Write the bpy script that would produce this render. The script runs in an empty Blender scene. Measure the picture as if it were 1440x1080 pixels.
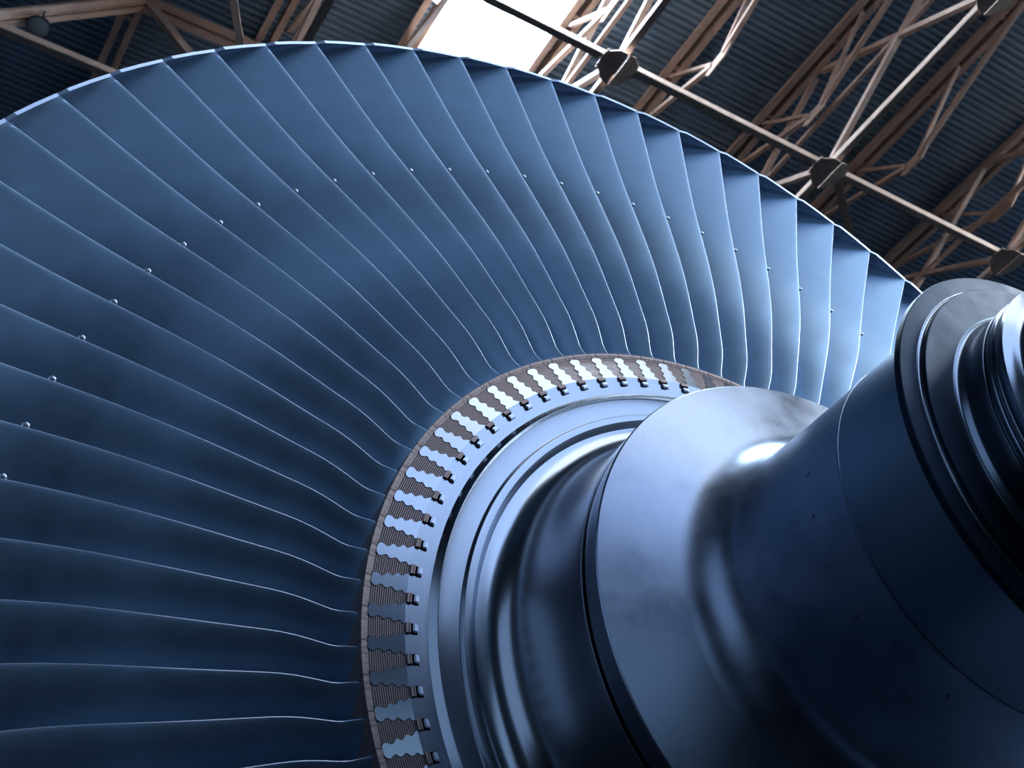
import bpy, bmesh, math, random
from mathutils import Vector, Matrix
random.seed(7)
PI = math.pi
S = bpy.context.scene
COL = S.collection
NB = 82                       # blades on the wheel
STEP = 2 * PI / NB
RC = Vector((0, 0, 3.3))      # rotor centre
CAMR = Vector((2.349865, -1.802652, -1.709726))   # camera relative to the rotor centre

# ------------------------------------------------------------------ materials
def mat(name, base, metallic=0.0, rough=0.5, noise=None, bump=None, spec=0.5, aniso=None):
    """noise=(scale, darker colour, amount); bump=(kind, scale, strength)"""
    m = bpy.data.materials.new(name); m.use_nodes = True
    nt = m.node_tree; N = nt.nodes; L = nt.links
    b = N['Principled BSDF']
    b.inputs['Base Color'].default_value = (*base, 1)
    b.inputs['Metallic'].default_value = metallic
    b.inputs['Roughness'].default_value = rough
    b.inputs['Specular IOR Level'].default_value = spec
    tc = N.new('ShaderNodeTexCoord')
    if noise:
        sc, dark, amt, stretch = noise
        mp = N.new('ShaderNodeMapping'); mp.inputs['Scale'].default_value = stretch
        L.new(tc.outputs['Object'], mp.inputs[0])
        n = N.new('ShaderNodeTexNoise'); n.inputs['Scale'].default_value = sc
        n.inputs['Detail'].default_value = 5; n.inputs['Roughness'].default_value = .6
        L.new(mp.outputs[0], n.inputs['Vector'])
        r = N.new('ShaderNodeValToRGB'); r.color_ramp.elements[0].position = .35; r.color_ramp.elements[1].position = .65
        r.color_ramp.elements[0].color = (*[base[i] * (1 - amt) + dark[i] * amt for i in range(3)], 1)
        r.color_ramp.elements[1].color = (*base, 1)
        L.new(n.outputs['Fac'], r.inputs[0]); L.new(r.outputs[0], b.inputs['Base Color'])
        rr = N.new('ShaderNodeMapRange'); rr.inputs['From Min'].default_value = .3; rr.inputs['From Max'].default_value = .7
        rr.inputs['To Min'].default_value = rough * .8; rr.inputs['To Max'].default_value = min(1, rough * 1.25)
        L.new(n.outputs['Fac'], rr.inputs[0]); L.new(rr.outputs[0], b.inputs['Roughness'])
    if bump:
        kind, sc, st, stretch = bump
        mp = N.new('ShaderNodeMapping'); mp.inputs['Scale'].default_value = stretch
        L.new(tc.outputs['Object'], mp.inputs[0])
        if kind == 'noise':
            n = N.new('ShaderNodeTexNoise'); n.inputs['Scale'].default_value = sc; n.inputs['Detail'].default_value = 4
            o = n.outputs['Fac']; L.new(mp.outputs[0], n.inputs['Vector'])
        bp = N.new('ShaderNodeBump'); bp.inputs['Strength'].default_value = st; bp.inputs['Distance'].default_value = .002
        L.new(o, bp.inputs['Height']); L.new(bp.outputs[0], b.inputs['Normal'])
    return m

def turned(name, base, rough, lines=260, strength=.08, noise=.25):
    """lathe-turned steel: fine tooling lines that follow the circumference"""
    m = bpy.data.materials.new(name); m.use_nodes = True
    nt = m.node_tree; N = nt.nodes; L = nt.links; b = N['Principled BSDF']
    b.inputs['Metallic'].default_value = 1
    tc = N.new('ShaderNodeTexCoord'); sp = N.new('ShaderNodeSeparateXYZ'); L.new(tc.outputs['Object'], sp.inputs[0])
    def mth(op, x, y=None):
        q = N.new('ShaderNodeMath'); q.operation = op
        for i, v in enumerate((x, y)):
            if v is None: continue
            if isinstance(v, (int, float)): q.inputs[i].default_value = v
            else: L.new(v, q.inputs[i])
        return q.outputs[0]
    rad = mth('SQRT', mth('ADD', mth('MULTIPLY', sp.outputs[1], sp.outputs[1]), mth('MULTIPLY', sp.outputs[2], sp.outputs[2])))
    cb = N.new('ShaderNodeCombineXYZ'); L.new(sp.outputs[0], cb.inputs[0]); L.new(rad, cb.inputs[1])
    n = N.new('ShaderNodeTexNoise'); n.inputs['Scale'].default_value = lines; n.inputs['Detail'].default_value = 2
    L.new(cb.outputs[0], n.inputs['Vector'])
    bp = N.new('ShaderNodeBump'); bp.inputs['Strength'].default_value = strength; bp.inputs['Distance'].default_value = .001
    L.new(n.outputs['Fac'], bp.inputs['Height']); L.new(bp.outputs[0], b.inputs['Normal'])
    n2 = N.new('ShaderNodeTexNoise'); n2.inputs['Scale'].default_value = 5; n2.inputs['Detail'].default_value = 6; n2.inputs['Roughness'].default_value = .65
    L.new(tc.outputs['Object'], n2.inputs['Vector'])
    r = N.new('ShaderNodeValToRGB'); r.color_ramp.elements[0].position = .35; r.color_ramp.elements[1].position = .6
    r.color_ramp.elements[0].color = (*[c * (1 - noise) for c in base], 1); r.color_ramp.elements[1].color = (*base, 1)
    L.new(n2.outputs['Fac'], r.inputs[0]); L.new(r.outputs[0], b.inputs['Base Color'])
    rr = N.new('ShaderNodeMapRange'); rr.inputs['From Min'].default_value = .3; rr.inputs['From Max'].default_value = .7
    rr.inputs['To Min'].default_value = rough * (1 - noise * .8); rr.inputs['To Max'].default_value = rough * (1 + noise)
    L.new(n2.outputs['Fac'], rr.inputs[0]); L.new(rr.outputs[0], b.inputs['Roughness'])
    return m

def ribbed(name, base, dark, period, rough):
    """machined blade root face: fine grooves across the root"""
    m = bpy.data.materials.new(name); m.use_nodes = True
    nt = m.node_tree; N = nt.nodes; L = nt.links; b = N['Principled BSDF']
    b.inputs['Metallic'].default_value = .85; b.inputs['Roughness'].default_value = rough
    tc = N.new('ShaderNodeTexCoord')
    mp = N.new('ShaderNodeMapping'); mp.inputs['Rotation'].default_value = (-.54 * STEP, 0, 0)
    L.new(tc.outputs['Object'], mp.inputs[0])
    sp = N.new('ShaderNodeSeparateXYZ'); L.new(mp.outputs[0], sp.inputs[0])
    a = N.new('ShaderNodeMath'); a.operation = 'MULTIPLY'; a.inputs[1].default_value = 2 * PI / period; L.new(sp.outputs[1], a.inputs[0])
    s = N.new('ShaderNodeMath'); s.operation = 'SINE'; L.new(a.outputs[0], s.inputs[0])
    mr = N.new('ShaderNodeMapRange'); mr.inputs['From Min'].default_value = -1; L.new(s.outputs[0], mr.inputs[0])
    mx = N.new('ShaderNodeMixRGB'); mx.inputs[1].default_value = (*dark, 1); mx.inputs[2].default_value = (*base, 1)
    L.new(mr.outputs[0], mx.inputs[0]); L.new(mx.outputs[0], b.inputs['Base Color'])
    bp = N.new('ShaderNodeBump'); bp.inputs['Strength'].default_value = .5; bp.inputs['Distance'].default_value = .001
    L.new(mr.outputs[0], bp.inputs['Height']); L.new(bp.outputs[0], b.inputs['Normal'])
    return m

def emit(name, col, st):
    m = bpy.data.materials.new(name); m.use_nodes = True
    nt = m.node_tree; nt.nodes.clear()
    e = nt.nodes.new('ShaderNodeEmission'); e.inputs[0].default_value = (*col, 1); e.inputs[1].default_value = st
    o = nt.nodes.new('ShaderNodeOutputMaterial'); nt.links.new(e.outputs[0], o.inputs[0])
    return m

M = {}
M['blade'] = mat('blade_steel', (.58, .79, 1.0), 1.0, .54, noise=(2.6, (.36, .51, .68), .75, (1, 1, 1)), bump=('noise', 60, .04, (1, 1, .3)))
M['edge'] = mat('bright_edge_steel', (.62, .70, .82), 1.0, .38)
M['shroud'] = mat('shroud_steel', (.55, .66, .84), .9, .38)
M['disc'] = turned('polished_disc_steel', (.42, .46, .52), .19, lines=120, strength=.012, noise=.06)
M['shaft'] = turned('turned_shaft_steel', (.27, .32, .39), .24, strength=.04, noise=.12)
M['cone'] = turned('ground_collar_steel', (.40, .46, .58), .32, noise=.3)
M['collar'] = turned('flange_steel', (.038, .058, .092), .5, strength=.15)
M['root'] = ribbed('ribbed_root_steel', (.37, .30, .29), (.09, .062, .056), .0043, .35)
M['platform'] = mat('oxidised_platform_steel', (.50, .40, .38), .6, .48, noise=(160, (.16, .11, .10), .7, (1, .3, 1)))
M['lock'] = mat('locking_strip_steel', (.60, .66, .78), 1.0, .30)
M['lockplate'] = mat('locking_plate_steel', (.33, .26, .25), .7, .45)
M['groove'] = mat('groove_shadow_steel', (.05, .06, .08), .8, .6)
M['paint'] = mat('brown_primer_paint', (.64, .47, .37), .0, .55, noise=(6, (.42, .28, .21), .6, (1, 1, 1)))
M['sheet'] = mat('galvanised_roof_sheet', (.32, .45, .58), .35, .5, noise=(1.2, (.16, .23, .30), .5, (1, 1, 1)))
M['wall'] = mat('dark_wall_panel', (.03, .04, .055), 0, .7, spec=.1, noise=(2, (.02, .025, .035), .4, (1, 1, 1)))
M['floor'] = mat('dark_concrete', spec=.0, base=(.004, .005, .007), metallic=0, rough=1.0, noise=(1.5, (.003, .004, .005), .5, (1, 1, 1)))
M['frame'] = mat('window_frame_paint', (.25, .28, .33), .2, .5)
M['lampbody'] = mat('grey_lamp_housing', (.12, .15, .17), .5, .45)
M['lampglass'] = mat('dull_lamp_glass', (.22, .29, .31), .0, .3)
M['stand'] = mat('black_stand_paint', (.02, .022, .025), .1, .5)
M['mark'] = mat('punched_mark', (.012, .014, .02), .3, .8)
M['cable'] = mat('grey_rib_metal', (.25, .29, .36), .4, .5)
M['sky'] = emit('skylight_daylight', (.62, .79, 1.0), 60)
M['sky_a'] = emit('rooflight_daylight', (.78, .88, 1.0), 2.9)
M['sky_b'] = emit('far_rooflight_daylight', (.45, .63, 1.0), 2.25)
M['sky_c'] = emit('side_rooflight_daylight', (.80, .90, 1.0), 15.0)
M['win_side'] = emit('side_window_daylight', (.40, .62, 1.0), .62)
M['wall_glow'] = emit('lit_wall_glow', (.30, .55, 1.0), .14)  # faint glow standing in for daylight on the left wall
M['win'] = emit('window_daylight', (.40, .64, 1.0), .74)

# ------------------------------------------------------------------ helpers
def link(name, bm, m, parent=None, smooth=None):
    me = bpy.data.meshes.new(name); bm.normal_update()
    if smooth is not None:
        for e in bm.edges:
            if len(e.link_faces) == 2: e.smooth = e.calc_face_angle(0) < math.radians(smooth)
        for fa in bm.faces: fa.smooth = True
    bm.to_mesh(me); bm.free()
    for mm in (m if isinstance(m, (list, tuple)) else [m]): me.materials.append(mm)
    o = bpy.data.objects.new(name, me); COL.objects.link(o)
    if parent: o.parent = parent
    return o
def tag(o, label=None, cat=None, group=None, kind=None):
    if label: o['label'] = label
    if cat: o['category'] = cat
    if group: o['group'] = group
    if kind: o['kind'] = kind
    return o
def empty(name, loc, label, cat, group=None):
    o = bpy.data.objects.new(name, None); COL.objects.link(o); o.location = loc
    o.empty_display_size = .2
    return tag(o, label, cat, group)

def round_profile(P, seg=4):
    """P: (x, r, fillet)."""
    out = []
    n = len(P)
    for i, (x, r, q) in enumerate(P):
        p = Vector((x, r))
        if q <= 0 or i in (0, n - 1): out.append(p); continue
        a = Vector(P[i - 1][:2]) - p; b = Vector(P[i + 1][:2]) - p
        la, lb = a.length, b.length; a.normalize(); b.normalize()
        ang = a.angle(b)
        if ang > PI - .02: out.append(p); continue
        t = min(q / math.tan(ang / 2), la * .49, lb * .49)
        q2 = t * math.tan(ang / 2); c = p + (a + b).normalized() * (q2 / math.sin(ang / 2))
        p0, p1 = p + a * t, p + b * t
        v0, v1 = p0 - c, p1 - c
        tot = v0.angle(v1)
        ns = max(2, min(24, int(tot / math.radians(6)) + 1)) if q > .01 else seg
        s = 1 if v0.x * v1.y - v0.y * v1.x > 0 else -1
        for k in range(ns + 1):
            th = s * tot * k / ns
            out.append(c + Vector((v0.x * math.cos(th) - v0.y * math.sin(th), v0.x * math.sin(th) + v0.y * math.cos(th))))
    return out

def lathe(bm, P, seg=328, off=0.0):
    rings = []
    for p in P:
        rings.append([bm.verts.new((p[0], p[1] * math.cos(off + 2 * PI * k / seg), p[1] * math.sin(off + 2 * PI * k / seg))) for k in range(seg)])
    for A, B in zip(rings, rings[1:]):
        for k in range(seg):
            bm.faces.new((A[k], B[k], B[(k + 1) % seg], A[(k + 1) % seg]))
    return rings

def cyl(x, r, th):
    return Vector((x, r * math.cos(th), r * math.sin(th)))

def spline(kn, y, xq):
    n = len(kn); h = [kn[i + 1] - kn[i] for i in range(n - 1)]
    # natural cubic spline, tridiagonal solve
    A = [0.0] * n; B = [1.0] * n; Cc = [0.0] * n; D = [0.0] * n
    for i in range(1, n - 1):
        A[i] = h[i - 1]; B[i] = 2 * (h[i - 1] + h[i]); Cc[i] = h[i]
        D[i] = 6 * ((y[i + 1] - y[i]) / h[i] - (y[i] - y[i - 1]) / h[i - 1])
    for i in range(1, n):
        w = A[i] / B[i - 1]; B[i] -= w * Cc[i - 1]; D[i] -= w * D[i - 1]
    Mm = [0.0] * n; Mm[-1] = D[-1] / B[-1]
    for i in range(n - 2, -1, -1): Mm[i] = (D[i] - Cc[i] * Mm[i + 1]) / B[i]
    i = max(j for j in range(n - 1) if kn[j] <= xq or j == 0)
    d = xq - kn[i]; e = kn[i + 1] - xq; hh = h[i]
    return (Mm[i] * e ** 3 + Mm[i + 1] * d ** 3) / (6 * hh) + (y[i] / hh - Mm[i] * hh / 6) * e + (y[i + 1] / hh - Mm[i + 1] * hh / 6) * d

def lerp_tab(tab, x):
    for (x0, y0), (x1, y1) in zip(tab, tab[1:]):
        if x <= x1:
            t = max(0, (x - x0) / (x1 - x0)); return y0 + (y1 - y0) * t
    return tab[-1][1]

# ------------------------------------------------------------------ the rotor
rotor = empty('turbine_rotor', RC, 'huge steam turbine rotor with long twisted steel blades and a thick polished shaft', 'turbine rotor')

# --- shaft, collars: turned parts (x along the axis towards the viewer, r radius)
def turned_part(name, P, m, label=None, seg=328):
    bm = bmesh.new(); lathe(bm, round_profile(P), seg)
    bmesh.ops.recalc_face_normals(bm, faces=bm.faces)
    o = link(name, bm, m, rotor, smooth=28)
    # orient outwards
    if label: o['label'] = label
    return o

turned_part('drum', [(-.75, .60, 0), (-.28, .60, 0), (-.28, .62, 0), (-.02, .62, 0)], M['shaft'])
def bez(a, b, c, d, n=26):
    return [tuple((1 - t) ** 3 * a[j] + 3 * (1 - t) ** 2 * t * b[j] + 3 * (1 - t) * t * t * c[j] + t ** 3 * d[j] for j in (0, 1)) + (0,) for t in [k / n for k in range(n)]]
turned_part('fillet_drum', bez((.0218, .7568), (.0218, .690), (.088, .648), (.2848, .6599)) + [(.2848, .6599, .0022), (.287, .6595, .0008),
                            (.287, .640, 0), (.2935, .640, 0), (.2935, .6552, .0018), (.2967, .6556, .0)], M['disc'], 'polished concave drum between the bladed disc and the collar')
turned_part('shaft_collar', [(.2967, .6556, 0), (.30, .6565, .01), (.3475, .663, .0016), (.3505, .6605, .0025), (.4235, .4200, .115), (.62, .4125, .3), (.80, .4115, 0)],
            M['cone'], 'broad conical collar with bright satin face')
turned_part('shaft', [(.80, .4115, 0), (.8044, .4115, .0), (.8050, .4128, .0005), (.8062, .4128, 0.0005), (.8068, .4115, .0), (.90, .4110, 0), (1.005, .4095, .012), (1.0255, .420, 0)], M['shaft'], 'dark polished shaft with a scribed ring')
turned_part('thrust_collar', [(1.0235, .40, 0), (1.0235, .4575, .0015), (1.0255, .4592, .001), (1.039, .4588, .002), (1.0405, .4570, .001), (1.0436, .4225, 0)],
            M['collar'], 'dark grey thrust collar with a stepped face')
turned_part('bright_fillet', [(1.0436, .4225, 0), (1.0442, .4157, .0062), (1.0515, .4157, 0)], M['disc'])
turned_part('collar_boss', [(1.0515, .4157, 0), (1.0590, .4157, .0015), (1.0600, .4140, .001), (1.0585, .349, .0)],
            M['collar'])
turned_part('journal', [(1.0585, .349, 0), (1.0600, .340, .010), (1.074, .3325, .010), (1.10, .3345, .01), (1.1205, .3355, .0006), (1.1215, .3340, 0), (1.1215, .325, 0), (1.1285, .325, 0), (1.1285, .3355, .0006), (1.137, .336, 0), (1.139, .3350, 0), (1.141, .336, 0), (1.15, .336, 0), (1.152, .335, 0), (1.154, .336, 0), (1.1715, .336, 0)],
            M['shaft'], 'grooved journal of the shaft')
turned_part('coupling', [(1.1715, .336, 0), (1.1730, .3372, .0010), (1.1790, .3170, .0), (1.1860, .3020, .012), (1.240, .2990, .010), (1.250, .3180, .004), (1.262, .3180, .006), (1.275, .296, .01), (1.50, .292, 0), (1.50, .20, 0), (1.9, .20, 0), (1.9, .001, 0)], M['disc'], 'bright beaded rings at the near shaft end')

# --- disc: turned web inside the rim
turned_part('disc_web', [(-.27, .60, 0), (-.27, .875, 0)], M['disc'])
turned_part('disc_face', [(.0188, .8755, 0), (.0185, .8619, .0008), (.0215, .8590, .0), (.0328, .8475, .0012), (.0320, .8462, .001), (.0236, .8425, .002), (.0233, .7940, .0006), (.0240, .7925, 0), (.0322, .7900, .0008), (.0337, .7880, .001),
                          (.0342, .7712, .001), (.0325, .7694, .001), (.0218, .7568, 0)], M['disc'], 'mirror-polished inner face of the disc with raised lips')

# added unseen dark wheel that stops light leaking through the blade gaps
M['rear'] = turned('dark_light_block_steel', (.06, .075, .10), .5)
turned_part('rear_light_block', [(-.80, .60, 0), (-.80, 1.78, .02), (-.42, 1.95, .03), (-.36, 1.95, .02), (-.40, 1.05, .05), (-.30, .90, .02), (-.30, .60, 0)], M['rear'])

def cat(pts, n=5):
    out = []
    P = [pts[0]] + pts + [pts[-1]]
    for i in range(1, len(P) - 2):
        for k in range(n):
            t = k / n; a, b, c, d = P[i - 1:i + 3]
            out.append(tuple(.5 * ((2 * b[j]) + (-a[j] + c[j]) * t + (2 * a[j] - 5 * b[j] + 4 * c[j] - d[j]) * t * t + (-a[j] + 3 * b[j] - 3 * c[j] + d[j]) * t ** 3) for j in range(2)))
    out.append(pts[-1]); return out
# steeple outline, (s in blade pitches from the platform joint, radius)
negside = [(-.262, .9065), (-.300, .9110), (-.305, .9145), (-.262, .9188), (-.185, .9245), (-.182, .9275), (-.238, .9325), (-.238, .9360), (-.170, .9405), (-.122, .9445), (-.128, .9480), (-.182, .9530), (-.176, .9565), (-.105, .9600), (-.058, .9645), (-.070, .9690), (-.118, .9745), (-.132, .9790)]
head = [(-.118, .9822), (-.070, .9845), (.010, .9853), (.100, .9855), (.180, .9848), (.250, .9825)]
posside = [(.296, .9785), (.298, .9750), (.262, .9705), (.222, .9668), (.228, .9625), (.300, .9575), (.318, .9540), (.290, .9500), (.252, .9460), (.262, .9420), (.345, .9365), (.368, .9330), (.340, .9292), (.308, .9250), (.320, .9215), (.385, .9180), (.400, .9150), (.378, .9110), (.350, .9070)]
NS, HS, PS = cat(negside, 3), cat(head, 3), cat(posside, 3)
def xf(r):                                # the fir-tree zone is a shallow cone, the ring inside it is flat
    return .0188 if r <= .913 else .0016 + (.987 - r) * .2324
def at_r(side, rr):                       # s of a side at radius rr, first crossing from the inner end
    best = None
    for (s0, r0), (s1, r1) in zip(side, side[1:]):
        if (r0 - rr) * (r1 - rr) <= 0 and r0 != r1:
            best = s0 + (s1 - s0) * (rr - r0) / (r1 - r0); break
    return best
RZ = .9130
ns = NS; ps = PS[::-1]                    # both from inner end outwards
sn, sp_ = at_r(ns, RZ), at_r(ps, RZ)
nup = [q for q in ns if q[1] > RZ]; nlo = [q for q in ns if q[1] <= RZ]
pup = [q for q in ps if q[1] > RZ]; plo = [q for q in ps if q[1] <= RZ]
bm = bmesh.new()
DEPTH = -.27
for j in range(NB):
    th0 = j * STEP
    def V(s, r, x=None): return bm.verts.new(cyl(xf(r) if x is None else x, r, th0 + s * STEP))
    A = [(sn, RZ)] + nup + HS[1:] + pup[::-1][1:] + [(sp_, RZ)]
    mid = [(sp_ + (sn - sp_) * k / 4, RZ) for k in (1, 2, 3)]
    Bl = plo[::-1] + [(.352, .9050), (.352, .8850), (.54, .8850)]
    Br = [(-.46, .8850), (-.278, .8850), (-.278, .9050)] + nlo
    bot = [(.54 - k / 4, .875) for k in range(0, 5)]
    va = {}
    loop = A + Bl + bot + Br               # outline of the whole steeple
    lv = [V(*q) for q in loop]; lb = [V(q[0], q[1], DEPTH) for q in loop]
    mv = [V(*q) for q in mid]
    nA = len(A)
    bm.faces.new(lv[:nA] + mv)                                             # cone zone
    bm.faces.new([lv[0]] + mv[::-1] + lv[nA - 1:])                         # flat zone
    n = len(loop)
    iskip = nA + len(Bl) - 1
    for k in range(n):
        k2 = (k + 1) % n
        if iskip <= k < iskip + len(bot) + 1 : continue
        fc = bm.faces.new((lv[k], lb[k], lb[k2], lv[k2]))
bmesh.ops.remove_doubles(bm, verts=bm.verts, dist=1e-5)
bmesh.ops.recalc_face_normals(bm, faces=bm.faces)
me_rim = link('disc_rim', bm, M['disc'], rotor)
me_rim['label'] = 'bright fir-tree teeth of the disc rim'

# --- one blade with its root, shroud and stud, in a frame whose platform joint lies at angle 0
KN = [1.0, 1.03, 1.07, 1.13, 1.22, 1.35, 1.55, 1.8, 2.134405]
XE = [-.0155, -.0255, -.0285, -.0279, -.0325, -.0370, -.0727, -.0970, -.0840]
TE = [.0021, .0066, .0027, -.0043, -.0058, -.0040, -.0107, .0010, .0235]
RT = 2.134405
HADE = .35
BK = [1.0, 1.3, 1.6, 1.9, 2.14]
B_TE = [40, 52, 60, 64, 66]
B_LE = [-2, 22, 44, 62, 72]
CH = [(1.0, .205), (1.4, .20), (2.14, .19)]
TH = [(1.0, .024), (1.2, .017), (1.6, .010), (2.14, .0065)]
def section(r, nc=14):
    """outer and inner lines of the blade section, from trailing edge to leading edge"""
    c = lerp_tab(CH, r); bt = math.radians(spline(BK, B_TE, r)); bl = math.radians(spline(BK, B_LE, r)); tm = lerp_tab(TH, r)
    x0 = spline(KN, XE, r); t0 = spline(KN, TE, r) * r
    pts = []; x, y = x0, t0
    N_ = 60; cam = [(x, y, bt)]
    for k in range(N_):
        b = bt + (bl - bt) * (k + .5) / N_
        y += c / N_ * math.sin(b); x -= c / N_ * math.cos(b); cam.append((x, y, bt + (bl - bt) * (k + 1) / N_))
    for k in range(nc + 1):
        f = (1 - math.cos(PI * k / nc)) / 2
        xx, yy, b = cam[int(round(f * N_))]
        t = .5 * tm * (1.48 * math.sqrt(max(0, 1 - f)) * (f ** .8) * 1.55) + .0011 * (1 - f)
        nx, ny = math.sin(b), math.cos(b)          # visible side normal
        pts.append(((xx + nx * 0, yy + ny * 0), (nx, ny), t))
    vis = [(p[0] , p[1]) for p, n, t in pts]
    # trailing edge curve is the corner of the visible side
    tip0 = pts[0][2]
    back = [(p[0] - n[0] * (t + tip0), p[1] - n[1] * (t + tip0)) for p, n, t in pts]
    visb = [(p[0] + n[0] * max(0, t - tip0) , p[1] + n[1] * max(0, t - tip0)) for p, n, t in pts]
    # rounded trailing edge: the outer corner stays put, the visible face starts just behind it
    p0, n0, t0_ = pts[0]; tx, ty = n0[1] * -1, n0[0]           # along the chord, away from the edge
    q = .0013
    start = (p0[0] + tx * q, p0[1] + ty * q)
    dpt = 2 * tip0
    rnd = []
    for k in range(5):
        a = PI / 2 * k / 4
        rnd.append((p0[0] + tx * q * (1 - math.sin(a)) - n0[0] * dpt * (1 - math.cos(a)), p0[1] + ty * q * (1 - math.sin(a)) - n0[1] * dpt * (1 - math.cos(a))))
    visb = rnd[::-1] + visb[2:]
    back = back[2:]
    return visb, back
bm = bmesh.new()
RS = [.992, 1.004, 1.012, 1.022, 1.035, 1.05, 1.07, 1.09, 1.12, 1.15, 1.18, 1.22, 1.27, 1.32, 1.38, 1.44, 1.50, 1.56, 1.62, 1.68, 1.74, 1.80, 1.86, 1.92, 1.98, 2.04, 2.08, RT - .030, RT - .022, RT - .015, RT - .009, RT - .004, RT, RT + .003]
prev = None
for r in RS:
    v, b = section(max(1.0, min(r, RT)))
    fl = max(0, (1.028 - r) / .028)                # root fillet flare
    fl = .007 * fl * fl
    tf = max(0, (r - (RT - .030)) / .030); tf = .0065 * tf ** 2.2          # fillet into the tip shroud
    loopc = []
    for i, q in enumerate(v):
        w_ = tf * min(1, max(0, i - 3) / 5)
        loopc.append((q[0] + fl * .3 + w_ * .93, q[1] + fl + w_ * .35))
    for q in b[::-1]: loopc.append((q[0] - fl * .3, q[1] - fl))
    row = [bm.verts.new(cyl(q[0], r + (HADE * (XE[-1] - q[0]) * max(0, (r - 1.9) / (RT - 1.9)) ** 1.5), q[1] / r)) for q in loopc]
    if prev:
        n = len(row)
        for k in range(n):
            f_ = bm.faces.new((prev[k], prev[(k + 1) % n], row[(k + 1) % n], row[k]))
            if k < 4 and r > 1.04: f_.material_index = 1        # rounded trailing edge
    prev = row
bm.faces.new(prev)
bmesh.ops.recalc_face_normals(bm, faces=bm.faces)
blade0 = link('rotor_blade', bm, [M['blade'], M['edge']], rotor, smooth=40)

# platform: the block the blade grows from; its brown end face shows as a ring
bm = bmesh.new()
g = .0009
def block(bm, sects):
    """sects: list of (x, r_in, r_out); spans one pitch with a thin joint"""
    rows = []
    for x, ri, ro in sects:
        row = []
        for k in range(5):
            s = k / 4
            row.append((s, x))
        inner = [bm.verts.new(cyl(x, ri, g / ri + s * (STEP - 2 * g / ri))) for s, _ in row]
        outer = [bm.verts.new(cyl(x, ro, g / ro + s * (STEP - 2 * g / ro))) for s, _ in row]
        rows.append(inner + outer[::-1])
    for A, B in zip(rows, rows[1:]):
        n = len(A)
        for k in range(n): bm.faces.new((A[k], A[(k + 1) % n], B[(k + 1) % n], B[k]))
    bm.faces.new(rows[0]); bm.faces.new(rows[-1][::-1])
block(bm, [(.0028, .9912, .9992), (.0016, .9908, .9998), (-.26, .9895, .9985)])
block(bm, [(.0016, .9866, .9906), (-.0006, .9862, .9908), (-.26, .9862, .9908)])
bmesh.ops.recalc_face_normals(bm, faces=bm.faces)
plat0 = link('platform', bm, M['platform'], blade0)

# fir-tree root
bm = bmesh.new()
GS = .017
rootL = [(s + GS, r) for s, r in ([(.235, .9868)] + [q for q in PS[1:]] + [(.365, .9060)])]
rootR = [(s + 1 - GS, r) for s, r in ([(-.27, .9060)] + NS + [(-.100, .9868)])]
rl = rootL + rootR
rl = [q for i, q in enumerate(rl) if i == 0 or abs(q[0] - rl[i - 1][0]) + abs(q[1] - rl[i - 1][1]) > 1e-5]
front = [bm.verts.new(cyl((.0188 if False else .0016 + (.987 - r) * .2324) - .0012, r, s * STEP)) for s, r in rl]
back = [bm.verts.new(cyl(-.20, r, s * STEP)) for s, r in rl]
bm.faces.new(front)
for k in range(len(rl)):
    k2 = (k + 1) % len(rl); bm.faces.new((front[k], back[k], back[k2], front[k2]))
bmesh.ops.recalc_face_normals(bm, faces=bm.faces)
root0 = link('blade_root', bm, M['root'], blade0)

# tip shroud plate
bm = bmesh.new()
pl = [(.006, .0003), (.45, .0035), (.85, .0062), (.985, -.0012), (1.02, -.060), (.86, -.115), (1.05, -.185), (.60, -.197), (-.16, -.185), (.05, -.115), (-.11, -.060)]
tl = TE[-1]
def shr(x, s, r): return bm.verts.new(cyl(XE[-1] + x, r - HADE * x, tl + s * STEP))
lo = [shr(x, s, RT + .0004) for s, x in pl]; hi = [shr(x, s, RT + .0095) for s, x in pl]
bm.faces.new(lo); bm.faces.new(hi[::-1])
for k in range(len(pl)):
    k2 = (k + 1) % len(pl); bm.faces.new((lo[k], hi[k], hi[k2], lo[k2]))
bmesh.ops.recalc_face_normals(bm, faces=bm.faces)
shroud0 = link('tip_shroud', bm, M['shroud'], blade0)

# part-span stud that peeps out behind the trailing edge
bm = bmesh.new()
rn = 1.692; xn, tn = spline(KN, XE, rn), spline(KN, TE, rn)
prof = [(0, .0075), (.006, .0070), (.0105, .0050), (.0125, .0020), (.0130, .0002)]
bx = Vector((-.32, 0, 0)).normalized()
ce = cyl(xn - .006, rn, tn - .0005)
er = Vector((0, math.cos(tn), math.sin(tn))); et = Vector((0, -math.sin(tn), math.cos(tn))); ex = Vector((1, 0, 0))
ax = (-et * .80 + ex * .55).normalized(); sd = ax.cross(er).normalized()
rings = [[bm.verts.new(ce + ax * h + (er * math.cos(2 * PI * k / 16) * 1.15 + sd * math.sin(2 * PI * k / 16) * .7) * q) for k in range(16)] for h, q in prof]
for A, B in zip(rings, rings[1:]):
    for k in range(16): bm.faces.new((A[k], A[(k + 1) % 16], B[(k + 1) % 16], B[k]))
bm.faces.new(rings[-1]); bm.faces.new(rings[0][::-1])
bmesh.ops.recalc_face_normals(bm, faces=bm.faces)
stud0 = link('snubber_stud', bm, M['edge'], blade0, smooth=50)

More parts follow.
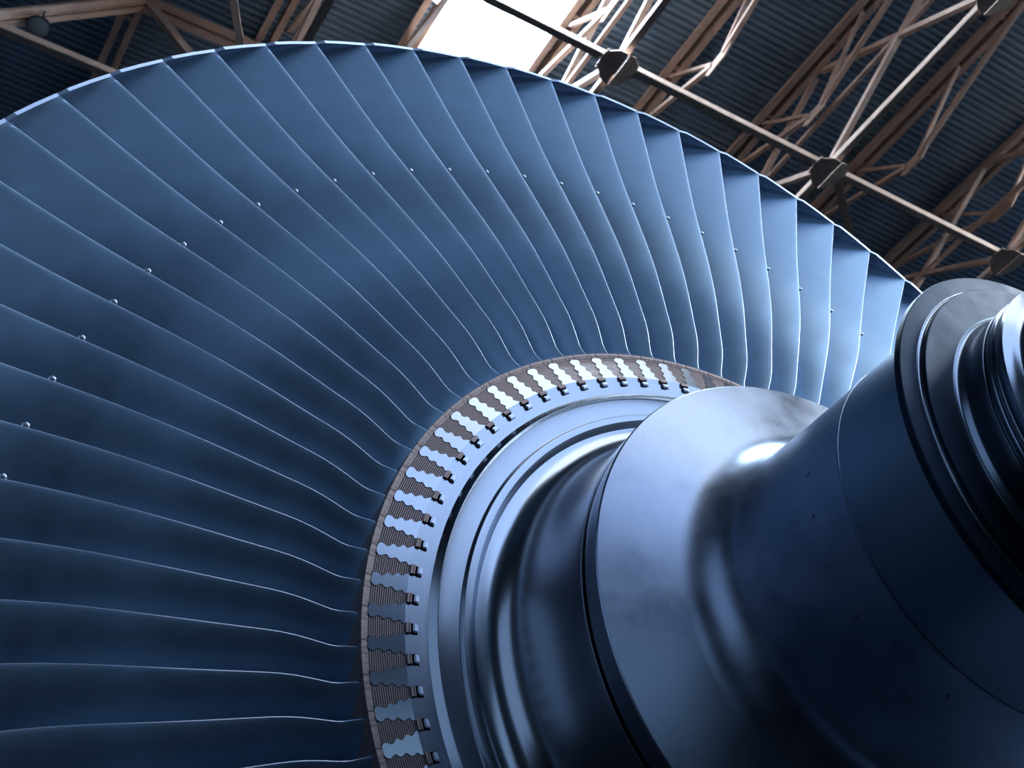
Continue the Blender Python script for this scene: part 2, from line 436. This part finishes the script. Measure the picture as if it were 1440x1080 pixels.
# locking strip at the foot of each root: upturned plate, dark slot, bright block
bm = bmesh.new()
def abox(bm, s0, s1, r0, r1, x0, x1, bev=.0):
    vs = []
    for x in (x0, x1):
        for r in (r0, r1):
            for s in (s0, s1): vs.append(bm.verts.new(cyl(x, r, s * STEP)))
    fs = [(0, 1, 3, 2), (4, 6, 7, 5), (0, 4, 5, 1), (2, 3, 7, 6), (0, 2, 6, 4), (1, 5, 7, 3)]
    F = [bm.faces.new([vs[i] for i in q]) for q in fs]
    bmesh.ops.recalc_face_normals(bm, faces=F)
    if bev:
        E_ = list({e for q in F for e in q.edges}); bmesh.ops.bevel(bm, geom=E_, offset=bev, segments=2, affect='EDGES')
    return F
abox(bm, .372, .712, .9065, .9120, .012, .0235, .0006)
abox(bm, .372, .712, .9025, .9062, .010, .0250, .0008)
lock0 = link('locking_plate', bm, M['lockplate'], rotor)
bm = bmesh.new()
abox(bm, .40, .67, .8862, .8972, -.03, .0262, .0022)
block0 = link('locking_block', bm, M['lock'], lock0, smooth=60)
bm = bmesh.new()
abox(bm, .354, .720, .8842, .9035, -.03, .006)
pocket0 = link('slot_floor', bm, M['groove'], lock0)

def copy_child(o, parent):
    c = o.copy(); COL.objects.link(c); c.parent = parent
    return c
J0 = 3.5485548                       # world angle of platform joint 0
for k in range(NB):
    ang = J0 - STEP * k
    if k == 0: b, l = blade0, lock0
    else:
        b = copy_child(blade0, rotor)
        for ch in (plat0, root0, shroud0, stud0): copy_child(ch, b)
        l = copy_child(lock0, rotor)
        for ch in (block0, pocket0): copy_child(ch, l)
    b.rotation_euler = (ang, 0, 0); l.rotation_euler = (ang, 0, 0)
me_rim.rotation_euler = (J0, 0, 0)
# ------------------------------------------------------------------ camera
cam = bpy.data.cameras.new('camera'); co = bpy.data.objects.new('camera', cam); COL.objects.link(co)
R3 = Matrix(((0.5626718623, 0.5489370535, 0.6181168875), (0.8266803344, -0.3736286220, -0.4207151976), (0.0, 0.7477096790, -0.6640257796)))
R3 = Matrix((R3[0], R3[1], R3[2]))
co.matrix_world = Matrix.Translation(RC + CAMR) @ R3.to_4x4()
cam.sensor_width = 36; cam.lens = 50.25929
cam.shift_x = -0.172077453; cam.shift_y = 0.026862655
cam.clip_start = .05; cam.clip_end = 300
cam.dof.use_dof = True; cam.dof.focus_distance = 3.6; cam.dof.aperture_fstop = 9
S.camera = co

# punched marks: solve the angle on the shaft from the stamping ring
def to_cyl_on_shaft(px, py, r=.4122):
    d = R3 @ Vector(((px - 967.7915) / 2010.3716, -(py - 578.6822) / 2010.3716, -1))
    A = d.y ** 2 + d.z ** 2; B = 2 * (CAMR.y * d.y + CAMR.z * d.z); Cq = CAMR.y ** 2 + CAMR.z ** 2 - r * r
    t = (-B - math.sqrt(B * B - 4 * A * Cq)) / (2 * A); P = CAMR + d * t
    return P.x, math.atan2(P.z, P.y)
PTS = {'3': [[(0, 1), (.6, 1), (.25, .6), (.6, .35), (.5, .05), (0, 0)]], '6': [[(.6, 1), (.1, .6), (0, .25), (.3, 0), (.6, .25), (.35, .5), (.05, .35)]],
       '7': [[(0, 1), (.6, 1), (.25, 0)]], '8': [[(.3, .5), (.05, .75), (.3, 1), (.55, .75), (.3, .5), (0, .25), (.3, 0), (.6, .25), (.3, .5)]],
       '4': [[(.5, 0), (.5, 1), (0, .35), (.65, .35)]], '5': [[(.6, 1), (.1, 1), (.05, .6), (.5, .55), (.5, .1), (0, 0)]]}
for px, py, ch in ((1136, 667, '4'), (1143, 727, '6'), (1165, 797, '7'), (1205, 868, '8'), (1257, 907, '5'), (1332, 980, '6')):
    x0, a0 = to_cyl_on_shaft(px, py)
    bm = bmesh.new()
    for st in PTS[ch]:
        for (u0, v0), (u1, v1) in zip(st, st[1:]):
            n = 5
            for k in range(n + 1):
                uu = u0 + (u1 - u0) * k / n; vv = v0 + (v1 - v0) * k / n
                x = x0 - (vv - .5) * .013; th = a0 + (uu - .3) * .011 / .41
                c = cyl(x, .4112, th); q = .0007
                e1 = Vector((1, 0, 0)); e2 = Vector((0, -math.sin(th), math.cos(th))); e3 = Vector((0, math.cos(th), math.sin(th)))
                top = [bm.verts.new(c + e1 * q * math.cos(w) + e2 * q * math.sin(w) + e3 * .0012) for w in (0, PI / 2, PI, 1.5 * PI)]
                bo = [bm.verts.new(c + e1 * q * math.cos(w) + e2 * q * math.sin(w) - e3 * .001) for w in (0, PI / 2, PI, 1.5 * PI)]
                bm.faces.new(top)
                for z in range(4): bm.faces.new((top[z], bo[z], bo[(z + 1) % 4], top[(z + 1) % 4]))
    o = link('punched_numeral', bm, M['mark'], rotor)

# ------------------------------------------------------------------ hall roof
AL = .085
CAMW = RC + CAMR
SY = Vector((0, math.cos(AL), math.sin(AL))); SN = Vector((0, -math.sin(AL), math.cos(AL)))
def RP(X, s, H): return CAMW + Vector((X, 0, H)) + SY * s          # along the hall, up the slope, height over the camera

def bar(bm, A, B, w, h, up=SN, off=(0, 0)):
    """box bar from A to B, width w across, h along 'up'"""
    d = (B - A).normalized(); side = d.cross(up).normalized(); u = side.cross(d).normalized()
    vs = []
    for P in (A, B):
        for sx, sy in ((-1, -1), (1, -1), (1, 1), (-1, 1)):
            vs.append(bm.verts.new(P + side * (sx * w / 2 + off[0]) + u * (sy * h / 2 + off[1])))
    fs = [(0, 1, 2, 3), (7, 6, 5, 4), (0, 4, 5, 1), (1, 5, 6, 2), (2, 6, 7, 3), (3, 7, 4, 0)]
    F = [bm.faces.new([vs[i] for i in q]) for q in fs]
    bmesh.ops.recalc_face_normals(bm, faces=F)
def angle(bm, A, B, w=.085, t=.012, gap=0):
    """double angle bar: two L sections back to back"""
    d = (B - A).normalized(); side = d.cross(SN).normalized()
    if side.y > 0: side = -side
    for sg in ((-1, 1) if gap else (1,)):
        o_ = side * sg * (gap / 2)
        # bottom leg and upright leg
        bar(bm, A + o_ + side * sg * w / 2 * (1 if gap else 0), B + o_ + side * sg * w / 2 * (1 if gap else 0), w, t)
        bar(bm, A + o_ + side * (w / 2 if not gap else sg * t / 2) + SN * w / 2, B + o_ + side * (w / 2 if not gap else sg * t / 2) + SN * w / 2, t, w)

# corrugated sheets (ribs run up the slope), interrupted by the long skylight
def sheet(s0, s1, name, X0=-24, X1=1.5, H=15.13, pitch=.10, depth=.055):
    bm = bmesh.new(); n = int((X1 - X0) / pitch)
    prevv = None
    for i in range(n):
        for fx, fh in ((0, 0), (.35, 0), (.48, 1), (.87, 1)):
            X = X0 + (i + fx) * pitch; h = H + fh * depth
            a = bm.verts.new(RP(X, s0, h)); b = bm.verts.new(RP(X, s1, h))
            if prevv: bm.faces.new((prevv[0], prevv[1], b, a))
            prevv = (a, b)
    bmesh.ops.recalc_face_normals(bm, faces=bm.faces)
    o = link(name, bm, M['sheet']); return tag(o, kind='structure')
sheet(-9, 2.98, 'ceiling_left'); sheet(4.42, 19, 'ceiling_right')

PURL = [-1.6, -.1, 1.40, 2.90, 4.46, 5.95, 7.45, 9.07, 10.7, 12.2, 13.7]
WH = 14.0
names = {-1.6: 'brown twin-channel purlin at the far upper left corner beyond the lamp', -.1: 'brown twin-channel purlin at upper left, right of the round lamp', 1.40: 'brown twin-channel purlin halfway between the lamp and the skylight',
         2.90: 'brown twin-channel purlin along the left edge of the bright skylight', 4.46: 'brown twin-channel purlin along the right edge of the bright skylight',
         5.95: 'trussed purlin whose gusset plate shines white, right of the skylight', 7.45: 'trussed purlin above the central octagonal node, under dark sheets',
         9.07: 'trussed purlin running to the top right, right of the white diagonal chord', 10.7: 'trussed purlin near the right edge above the grey collar',
         12.2: 'farthest right purlin, in deep shade near the picture edge', 13.7: 'dim purlin beyond the right picture edge corner'}
GX = -8.07
for s in PURL:
    if s in (-1.6, 13.7, 12.2): continue
    r0 = RP(-22, s, 14.98)
    p = empty('roof_purlin', RP(-8, s, 14.98), names[s], 'purlin', 'twin-channel purlins under the roof sheets')
    inv = Matrix.Translation(-p.location)
    def part(name, bm, label=None, m=M['paint']):
        bmesh.ops.transform(bm, matrix=inv, verts=bm.verts)
        o = link(name, bm, m, p)
        if label: o['label'] = label
        return o
    for sg in (-1, 1):
        bm = bmesh.new()
        bar(bm, RP(-22, s + sg * .05, 15.0), RP(1.5, s + sg * .05, 15.0), .012, .20)
        bar(bm, RP(-22, s + sg * .082, 14.905), RP(1.5, s + sg * .082, 14.905), .078, .012)
        part('channel_rail', bm)
    X = -16.0
    while X < -2:
        bm = bmesh.new(); bar(bm, RP(X, s - .08, 14.95), RP(X, s + .08, 14.95), .06, .02); part('batten_plate', bm); X += 1.4
    # under-slung truss with a gusset plate
    g0 = WH
    bm = bmesh.new()
    c = RP(GX, s, g0)
    v = [(-.26, -.02), (-.18, -.08), (.14, -.07), (.28, .04), (.22, .09), (-.14, .09)]
    for sg in (-1,):
        A = [bm.verts.new(RP(GX + a, s - .012, g0 + b)) for a, b in v]; B = [bm.verts.new(RP(GX + a, s + .012, g0 + b)) for a, b in v]
        bm.faces.new(A[::-1]); bm.faces.new(B)
        for k in range(6): bm.faces.new((A[k], A[(k + 1) % 6], B[(k + 1) % 6], B[k]))
    bmesh.ops.recalc_face_normals(bm, faces=bm.faces)
    part('gusset_plate', bm)
    for dx in (-2.4, -1.05, 1.05, 2.4):
        bm = bmesh.new()
        sg = 1 if dx > 0 else -1
        w = .055 if abs(dx) > 2 else .042
        angle(bm, RP(GX + sg * .12, s, g0 + (.0 if abs(dx) > 2 else .04)), RP(GX + dx, s, 14.88), w, .010)
        part('truss_rod', bm)

# space-frame: trusses along the hall with octagonal nodes, tied by cross chords
def octagon(bm, c, R=.24, fold=.36, t=.014):
    """octagonal plate folded along the chord, bolts on its edge"""
    for sg in (-1, 1):
        pts = []
        for k in range(-2, 3):
            an = k * PI / 4 * 1.0
            x = R * math.sin(an) * 1.0; y = R * math.cos(an)
            pts.append((x, y))
        pts = [(-R * .98, 0.012), (-R * .92, R * .42), (-R * .42, R * .95), (R * .42, R * .95), (R * .92, R * .42), (R * .98, 0.012)]
        rows = []
        for dh in (0, t):
            rows.append([bm.verts.new(c + Vector((x, 0, 0)) + SY * sg * y * math.cos(fold) + SN * (y * math.sin(fold) - .10 + dh)) for x, y in pts])
        F = [bm.faces.new(rows[0]), bm.faces.new(rows[1][::-1])]
        for k in range(6): F.append(bm.faces.new((rows[0][k], rows[0][(k + 1) % 6], rows[1][(k + 1) % 6], rows[1][k])))
        bmesh.ops.recalc_face_normals(bm, faces=F)
    for x, y in ((-.55, .9), (0, 1.0), (.55, .9)):
        m_ = Matrix.Translation(c + Vector((x * R, 0, 0)) - SY * y * R * math.cos(fold) + SN * (y * R * math.sin(fold) - .10))
        bmesh.ops.create_icosphere(bm, subdivisions=1, radius=.018, matrix=m_)
NX = [-14.1, -11.1, -8.12, -5.2, -2.2]
lab = {1.6: 'brown roof truss left of the skylight, its legs just above the blade tips', 4.6: 'roof truss along the skylight with the octagonal node at the top centre',
       7.6: 'roof truss whose brightly lit chord climbs from the central octagonal node to the top right', 10.6: 'shaded roof truss whose node touches the right picture edge'}
for s in (-1.4, 1.6, 4.6, 7.6, 10.6):
    p = empty('roof_truss', RP(-8.12, s, 13), lab.get(s, 'dark brown roof truss behind the round lamp at the far left'), 'roof truss', 'trusses of the roof frame')
    inv = Matrix.Translation(-p.location)
    def part(name, bm, label=None, m=M['paint']):
        bmesh.ops.transform(bm, matrix=inv, verts=bm.verts)
        o = link(name, bm, m, p)
        if label: o['label'] = label
        return o
    rng = NX if s > 1 else NX[:2]
    for X0, X1 in zip(rng, rng[1:]):
        bm = bmesh.new(); angle(bm, RP(X0 + .14, s, 13), RP(X1 - .14, s, 13), .075, .012); part('lower_chord', bm)
    for X in rng:
        bm = bmesh.new(); octagon(bm, RP(X, s, 13)); part('node_plate', bm)
    if s > 1:
        for X in rng[1:]:
            # long diagonals rise on both sides to the purlin, with a middle chord where they cross
            if not (s == 1.6 and X < -9):
                bm = bmesh.new(); angle(bm, RP(X - .1, s, 13.08), RP(X - 2.85, s, 14.9), .065, .012); part('diagonal', bm)
            bm = bmesh.new(); angle(bm, RP(X + .1, s, 13.08), RP(X + 2.95, s, 14.9), .065, .012); part('diagonal', bm)
        bm = bmesh.new(); angle(bm, RP(-11, s, 14.0), RP(-2.2, s, 14.0), .048, .012); part('middle_chord', bm)
# cross chords running up the slope through the nodes: each is a tie of its own
lb2 = {(-8.12): {1.6: 'cross tie in front of the skylight, left of the top centre node', 4.6: 'pale lit cross tie between the top centre node and the central node',
                 7.6: 'brown cross tie running from the central node to the right picture edge'},
       (-11.1): {-1.4: 'brown cross tie at the far left under the round lamp'}}
for X in (-8.12, -11.1):
    for s0 in (-1.4, 1.6, 4.6, 7.6):
        if s0 not in lb2[X]: continue
        bm = bmesh.new()
        A = RP(X, s0 + .14, 13); B = RP(X, s0 + 2.86, 13)
        c = (A + B) / 2; d = (B - A).normalized()
        side = Vector((1, 0, 0))
        bar(bm, A, B, .085, .012); bar(bm, A + side * .042 + SN * .042, B + side * .042 + SN * .042, .012, .085)
        bmesh.ops.transform(bm, matrix=Matrix.Translation(-c), verts=bm.verts)
        o = link('tie_beam', bm, M['paint']); o.location = c
        tag(o, lb2[X][s0], 'tie beam', 'cross ties of the roof frame')
def strut(A, B, w, label, gap=0):
    bm = bmesh.new(); c = (A + B) / 2
    angle(bm, A, B, w, .014, gap)
    bmesh.ops.transform(bm, matrix=Matrix.Translation(-c), verts=bm.verts)
    o = link('roof_strut', bm, M['paint']); o.location = c
    return tag(o, label, 'strut', 'single struts of the roof frame')
strut(RP(-8.12, 7.72, 12.98), RP(-9.5, 9.2, 13.9), .10, 'thick brown strut dropping from the central node behind the blades', .0)
m1 = RP(-11.35, 0, 14.75)
strut(RP(-11.1, -1.3, 13.05), m1, .13, 'broad brown strut over the round lamp at the top left', .05)
strut(m1, RP(-11.32, 1.5, 14.75), .11, 'brown strut running right from the top left joint to the next purlin', .04)
strut(m1, RP(-11.1, 1.5, 13.05), .09, 'short steep strut between the top left joint and the blade tips', .0)
strut(RP(-11.1, 1.6, 13.05), RP(-9.6, .2, 14.8), .08, 'leaning strut behind the blade tips, right of the second purlin')
strut(RP(-8.12, 1.75, 13.0), RP(-9.62, 2.95, 14.85), .07, 'white-edged strut that meets the blade tips left of the skylight')

# barrel skylight: kerbs, arch ribs and the daylit pane
def strip_pane(name, s0, s1, X0, X1, H, m):
    bm = bmesh.new(); n = 8; prevv = None
    for k in range(n + 1):
        t = k / n; s = s0 + (s1 - s0) * t; h = H + .28 * math.sin(PI * t)
        a = bm.verts.new(RP(X0, s, h)); b = bm.verts.new(RP(X1, s, h))
        if prevv: bm.faces.new((prevv[0], prevv[1], b, a))
        prevv = (a, b)
    bmesh.ops.recalc_face_normals(bm, faces=bm.faces)
    return tag(link(name, bm, m), kind='structure')
strip_pane('window_1', 3.0, 4.40, -16, -2.5, 15.25, M['sky'])
for i, sk in enumerate((2.99, 4.41)):
    bm = bmesh.new(); bar(bm, RP(-24, sk, 15.18), RP(1.5, sk, 15.18), .03, .22)
    tag(link('trim_%d' % (i + 1), bm, M['frame']), kind='structure')
for i, X in enumerate((-14.0, -11.9, -9.75, -7.6, -5.4)):
    bm = bmesh.new()
    P = [RP(X, 3.0 + 1.40 * k / 12, 15.22 + .28 * math.sin(PI * k / 12)) for k in range(13)]
    for A, B in zip(P, P[1:]): bar(bm, A, B, .022, .03)
    tag(link('trim_%d' % (i + 3), bm, M['cable']), kind='structure')

# round lamp hanging from the left frame
lc = RP(-11.2, -.86, 13.42)
lamp = empty('hanging_lamp', lc, 'round grey unlit lamp hanging from the brown frame at the top left', 'lamp')
def lampart(name, P, m, axis):
    bm = bmesh.new(); seg = 40; rings = []
    q = Vector((0, 0, 1)).rotation_difference(axis)
    for h, r in P:
        rings.append([bm.verts.new(q @ Vector((r * math.cos(2 * PI * k / seg), r * math.sin(2 * PI * k / seg), h))) for k in range(seg)])
    for A, B in zip(rings, rings[1:]):
        for k in range(seg): bm.faces.new((A[k], A[(k + 1) % seg], B[(k + 1) % seg], B[k]))
    bmesh.ops.recalc_face_normals(bm, faces=bm.faces)
    return link(name, bm, m, lamp, smooth=40)
axd = Vector((.45, .05, -.85)).normalized()
lampart('lamp_shade', [(-.20, .03), (-.18, .07), (-.05, .105), (.02, .128), (.04, .128), (.04, .120), (.015, .115)], M['lampbody'], axd)
lampart('lamp_glass', [(.02, .118), (.04, .09), (.048, .045), (.05, .002)], M['lampglass'], axd)
bm = bmesh.new()
bar(bm, Vector((0, 0, .2)), Vector((-.05, -.05, .55)), .025, .025); bar(bm, Vector((-.18, 0, 0)), Vector((-.02, 0, .28)), .02, .02); bar(bm, Vector((.18, 0, 0)), Vector((.02, 0, .28)), .02, .02)
link('lamp_bracket', bm, M['lampbody'], lamp)

# ------------------------------------------------------------------ hall around (behind and beside the viewer)
def quad(name, pts, m, kind='structure'):
    bm = bmesh.new(); bm.faces.new([bm.verts.new(p) for p in pts])
    o = link(name, bm, m); return tag(o, kind=kind)
XW0, XW1 = CAMW.x - 24, CAMW.x + 26
YL, YR = CAMW.y - 8.9, CAMW.y + 18.8
def zr(y): return CAMW.z + 15.13 + (y - CAMW.y) * math.tan(AL)
quad('floor', [(XW0, YL, 0), (XW1, YL, 0), (XW1, YR, 0), (XW0, YR, 0)], M['floor'])
quad('wall_left', [(XW0, YL, 0), (XW1, YL, 0), (XW1, YL, zr(YL)), (XW0, YL, zr(YL))], M['wall'])
quad('wall_right', [(XW0, YR, 0), (XW1, YR, 0), (XW1, YR, zr(YR)), (XW0, YR, zr(YR))], M['wall'])
quad('wall_back', [(XW0, YL, 0), (XW0, YR, 0), (XW0, YR, zr(YR)), (XW0, YL, zr(YL))], M['wall'])
quad('wall_front', [(XW1, YL, 0), (XW1, YR, 0), (XW1, YR, zr(YR)), (XW1, YL, zr(YL))], M['wall'])
# the part of the roof behind the viewer: flat sheets between wide rooflights
def roofslab(name, X0, X1, s0, s1, m, dz=0):
    return quad(name, [RP(X0, s0, 15.14 + dz), RP(X1, s0, 15.14 + dz), RP(X1, s1, 15.14 + dz), RP(X0, s1, 15.14 + dz)], m)
roofslab('ceiling_front', 1.5, 26.5, -9, 19, M['sheet'], .0)
roofslab('ceiling_kerb', -2.5, 1.5, 2.98, 4.42, M['sheet'], 0)
def rooflight(n, X0, X1, Y0, Y1, m):        # X, Y measured from the rotor
    return roofslab('window_%d' % n, X0 - 2.35, X1 - 2.35, Y0 + 1.8, Y1 + 1.8, m, -.05)
rooflight(2, 3.8, 10.0, -1.6, 5.0, M['sky_a'])
rooflight(3, 10.3, 18.9, -3.8, 9.6, M['sky_b'])
rooflight(4, -4.0, 10.0, 8.6, 16.4, M['sky_c'])
# window bands in the walls, plus a glowing wall patch
ox = RC.x
def wallwin(n, pts, m): return quad('window_%d' % n, pts, m)
wallwin(5, [(-2, YR - .05, 8.0), (16, YR - .05, 8.0), (16, YR - .05, 13.5), (-2, YR - .05, 13.5)], M['win'])
wallwin(6, [(2.0, YL + .05, 1.0), (9.5, YL + .05, 1.0), (9.5, YL + .05, 10.4), (2.0, YL + .05, 10.4)], M['win_side'])
wallwin(7, [(-12.5, YL + .05, .4), (-4.2, YL + .05, .4), (-4.2, YL + .05, 12.0), (-12.5, YL + .05, 12.0)], M['wall_glow'])  # added emitter, no pane: glows in place of the lit left wall
wallwin(8, [(XW1 - .05, YL + 1, 7.0), (XW1 - .05, YR - 1, 7.0), (XW1 - .05, YR - 1, 13.4), (XW1 - .05, YL + 1, 13.4)], M['win'])

# ------------------------------------------------------------------ world, view
w = bpy.data.worlds.new('world'); S.world = w; w.use_nodes = True
w.node_tree.nodes['Background'].inputs[0].default_value = (.3, .5, .9, 1); w.node_tree.nodes['Background'].inputs[1].default_value = .3
S.view_settings.view_transform = 'Standard'; S.view_settings.look = 'None'; S.view_settings.gamma = 1; S.view_settings.exposure = 0
S.cycles.use_denoising = True
S.cycles.max_bounces = 8
